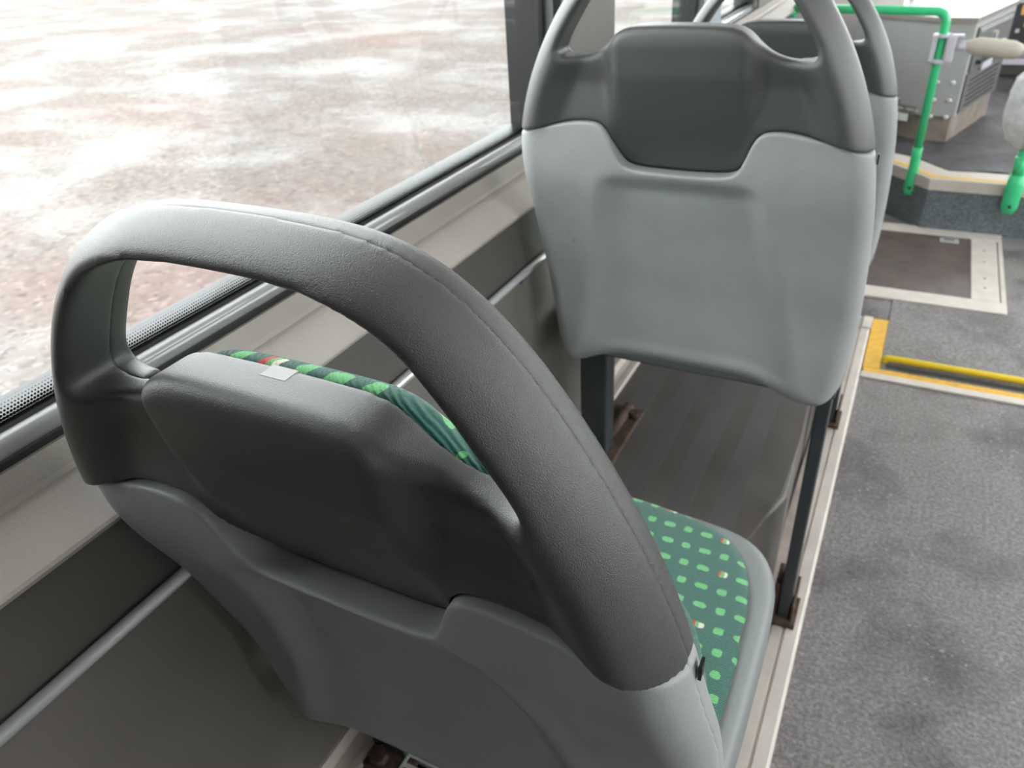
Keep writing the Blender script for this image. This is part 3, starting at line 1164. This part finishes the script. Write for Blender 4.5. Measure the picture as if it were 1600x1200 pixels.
def face_box(name, a, b, z0, z1, t, mat, t0=0):
    q = [fl1 - fd * b + fn * t0, fl1 - fd * a + fn * t0, fl1 - fd * a + fn * t, fl1 - fd * b + fn * t]
    return prism(name, [tuple(v) for v in q], z0, z1, mat, cb)


zl = H0 - .925 - zc0
face_box('label_plate', .030, .155, zl - .002, zl + .026, .0015, M_BOXD)
tx = bpy.data.curves.new('lettering', 'FONT')
tx.body = 'UABA 150/DA'
tx.size = .022
tx.extrude = .0004
to = bpy.data.objects.new('lettering_curve', tx)
COL.objects.link(to)
dg = bpy.context.evaluated_depsgraph_get()
me = bpy.data.meshes.new_from_object(to.evaluated_get(dg))
bpy.data.objects.remove(to)
lt = link('lettering', me, M_WHITE, cb)
org = fl1 - fd * .152 + fn * .0021
lt.matrix_local = Matrix(((fd.x, 0, fn.x, org.x), (fd.y, 0, fn.y, org.y), (0, 1, 0, zl + .004), (0, 0, 0, 1)))
face_box('white_label', .065, .140, zl - .045, zl - .010, .0015, M_WHITE)

# ------------------------------------------------------------------ green grab rails, barrier arm, wrapped post
ZP = H0
gr = thing('grab_rail', 'bright green bent grab rail bolted to the step riser', 'grab rail', (.02, 3.60, .10))
P = lambda x, y, z: (x - .02, y - 3.60, z - .10)
yp = 3.60
pts = [P(.0225, yp, ZP - 1.135), P(.021, yp, ZP - 1.0)]
up = [P(.019, yp, ZP - .95), P(.018, yp, ZP - .60)] + [tuple(v) for v in arc_pts(P(.018, yp, ZP - .60), P(.018, yp, ZP - .432), P(-.20, yp, ZP - .426), .045, 8)] + [P(-.30, yp, ZP - .423), P(-.55, yp, ZP - .418)]
tube('rail_tube', up, .0165, M_GREEN, gr, 14)
ft = [P(.0225, yp, ZP - 1.150), P(.0225, yp, ZP - 1.125), P(.0215, yp, ZP - 1.06), P(.020, yp, ZP - .985), P(.0195, yp, ZP - .945)]
fo = tube('flattened_foot', ft, [.015, .024, .022, .0195, .0195], M_GREEN, gr, 14, [(.45, 1), (.5, 1), (.7, 1), (1, 1), (1, 1)])
bmz = bmesh.new()
add_tube(bmz, [P(.0225, yp - .008, ZP - 1.115), P(.0225, yp - .018, ZP - 1.115)], .007, 8)
bm_obj('bolt', bmz, M_RUST, fo)
# wall-side end of the rail drops to the step
tube('rail_post', [P(-.55, yp, ZP - .418), P(-.555, yp, ZP - .45)], .0165, M_GREEN, gr, 14)

gp = thing('grab_post', 'straight green post bolted to the step riser at the right edge', 'grab rail', (.39, 3.50, .10))
P2 = lambda x, z, dy=0: (x - .39, dy, z - .10)
fo = tube('flattened_foot', [P2(.392, ZP - 1.160), P2(.392, ZP - 1.13), P2(.390, ZP - 1.05), P2(.388, ZP - 1.0)], [.018, .030, .031, .026], M_GREEN, gp, 14, [(.45, 1), (.5, 1), (.6, 1), (1, 1)])
tube('post_tube', [P2(.388, ZP - 1.02), P2(.386, ZP - .902)], .0175, M_GREEN, gp, 14)
tube('collar', [P2(.3885, ZP - 1.0), P2(.386, ZP - .93)], .0225, M_GREEN, gp, 14)
bmz = bmesh.new()
add_tube(bmz, [P2(.392, ZP - 1.125, -.012), P2(.392, ZP - 1.125, -.024)], .007, 8)
bm_obj('bolt', bmz, M_RUST, fo)

wr_ = thing('wrapped_bundle', 'crinkled white plastic wrapped bundle around the right green post', 'bundle', (.385, 3.50, ZP - .90))
bm = bmesh.new()
prf = [(0, .020), (.006, .036), (.035, .075), (.08, .094), (.14, .100), (.20, .098), (.25, .086), (.285, .062), (.31, .040), (.35, .034), (.385, .037), (.40, .028), (.405, .020)]
seg = 36
rings = []
rn = random.Random(3)
for i, (z, r) in enumerate(prf):
    ring = []
    for k in range(seg):
        a = 2 * math.pi * k / seg
        rr = r * (1 + .05 * math.sin(5 * a + i * 1.1) + .035 * math.sin(9 * a - i * .8) + rn.uniform(-.012, .012))
        ring.append(bm.verts.new((rr * math.cos(a), rr * math.sin(a), z + .004 * math.sin(3 * a + i))))
    rings.append(ring)
for a, b in zip(rings, rings[1:]):
    for k in range(seg):
        bm.faces.new((a[k], a[(k + 1) % seg], b[(k + 1) % seg], b[k])).smooth = True
bm.faces.new(rings[0][::-1])
bm.faces.new(rings[-1])
bm_obj('film', bm, M_WRAP, wr_)
box('strap', -.055, -.02, -.098, -.088, .19, .285, M_BOX, wr_, .003)

ar = thing('barrier_arm', 'beige padded barrier arm held to the green rail by a lilac grey clamp', 'arm', (.018, 3.60, ZP - .56))
bm = bmesh.new()
add_tube(bm, [(0, 0, .038), (0, 0, .050)], .034, 16)
add_tube(bm, [(0, 0, -.055), (0, 0, -.040)], .034, 16)
add_box(bm, -.034, -.016, -.030, .030, -.050, .046, .004)
add_box(bm, .018, .050, -.034, .030, -.050, .046, .006)
bm_obj('clamp', bm, M_CLAMP, ar)
bm = bmesh.new()
add_box(bm, .020, .075, -.028, .010, .040, .050, .003)
bm_obj('clamp_lug', bm, M_CLAMP, ar)
tube('arm_tube', [(.045, 0, .008), (.11, 0, .006)], .020, M_CLAMP, ar, 12)
tube('padding', [(.085, 0, .008), (.094, 0, .008), (.112, 0, .006), (.128, 0, .006), (.245, 0, -.004), (.268, 0, -.010), (.277, 0, -.013)], [.019, .022, .030, .0335, .0335, .027, .018], M_PADF, ar, 18)
tube('arm_end', [(.274, 0, -.014), (.345, -.02, -.02)], .018, M_CLAMP, ar, 12)

# ------------------------------------------------------------------ driver's end behind the cabinet
ds = thing('driver_console', 'dark driver console with a small orange sticker behind the cabinet', 'console', (0, 0, ZS + .009))
box('body', .10, 1.80, 5.75, 6.25, 0, .40, M_BOXD, ds, .01)
box('shelf', -.05, 1.85, 5.70, 6.30, .401, .430, M_INT, ds, .006)
box('dashboard', .42, 1.80, 5.95, 6.45, .431, .70, M_DASH, ds, .03)
box('front_board', .36, .70, 5.660, 5.699, .20, .41, M_DASH, ds, .004)
box('sticker', .405, .50, 5.656, 5.6595, .35, .40, M_ORANGE, ds)
for i in range(6):
    box('button', .40 + i * .035, .42 + i * .035, 5.654, 5.6595, .255 + .03 * (i % 2), .275 + .03 * (i % 2), (M_SCREW, M_ORANGE)[i % 2], ds)
box('kick_panel', .30, .36, 5.66, 5.699, .02, .40, M_INT, ds)
box('low_bar', .35, 1.7, 5.655, 5.699, .08, .11, M_CLAMP, ds)

ep = thing('entrance_partition', 'pale grey entrance partition with dark post beyond the farthest seat', 'partition', (-.30, 4.6, ZS))
box('panel', -.24, .12, -.02, .02, .02, .62, plastic('partition_pale', (.62, .58, .56), .4, .04), ep, .004)
box('panel', .16, .30, .25, .29, .02, .55, M_INT, ep, .004)
tube('post', [(-.245, -.05, 0), (-.245, -.05, 1.9)], .020, M_BLACK, ep, 12)
tube('post', [(.14, .30, 0), (.14, .30, .62)], .016, M_LEG, ep, 12)
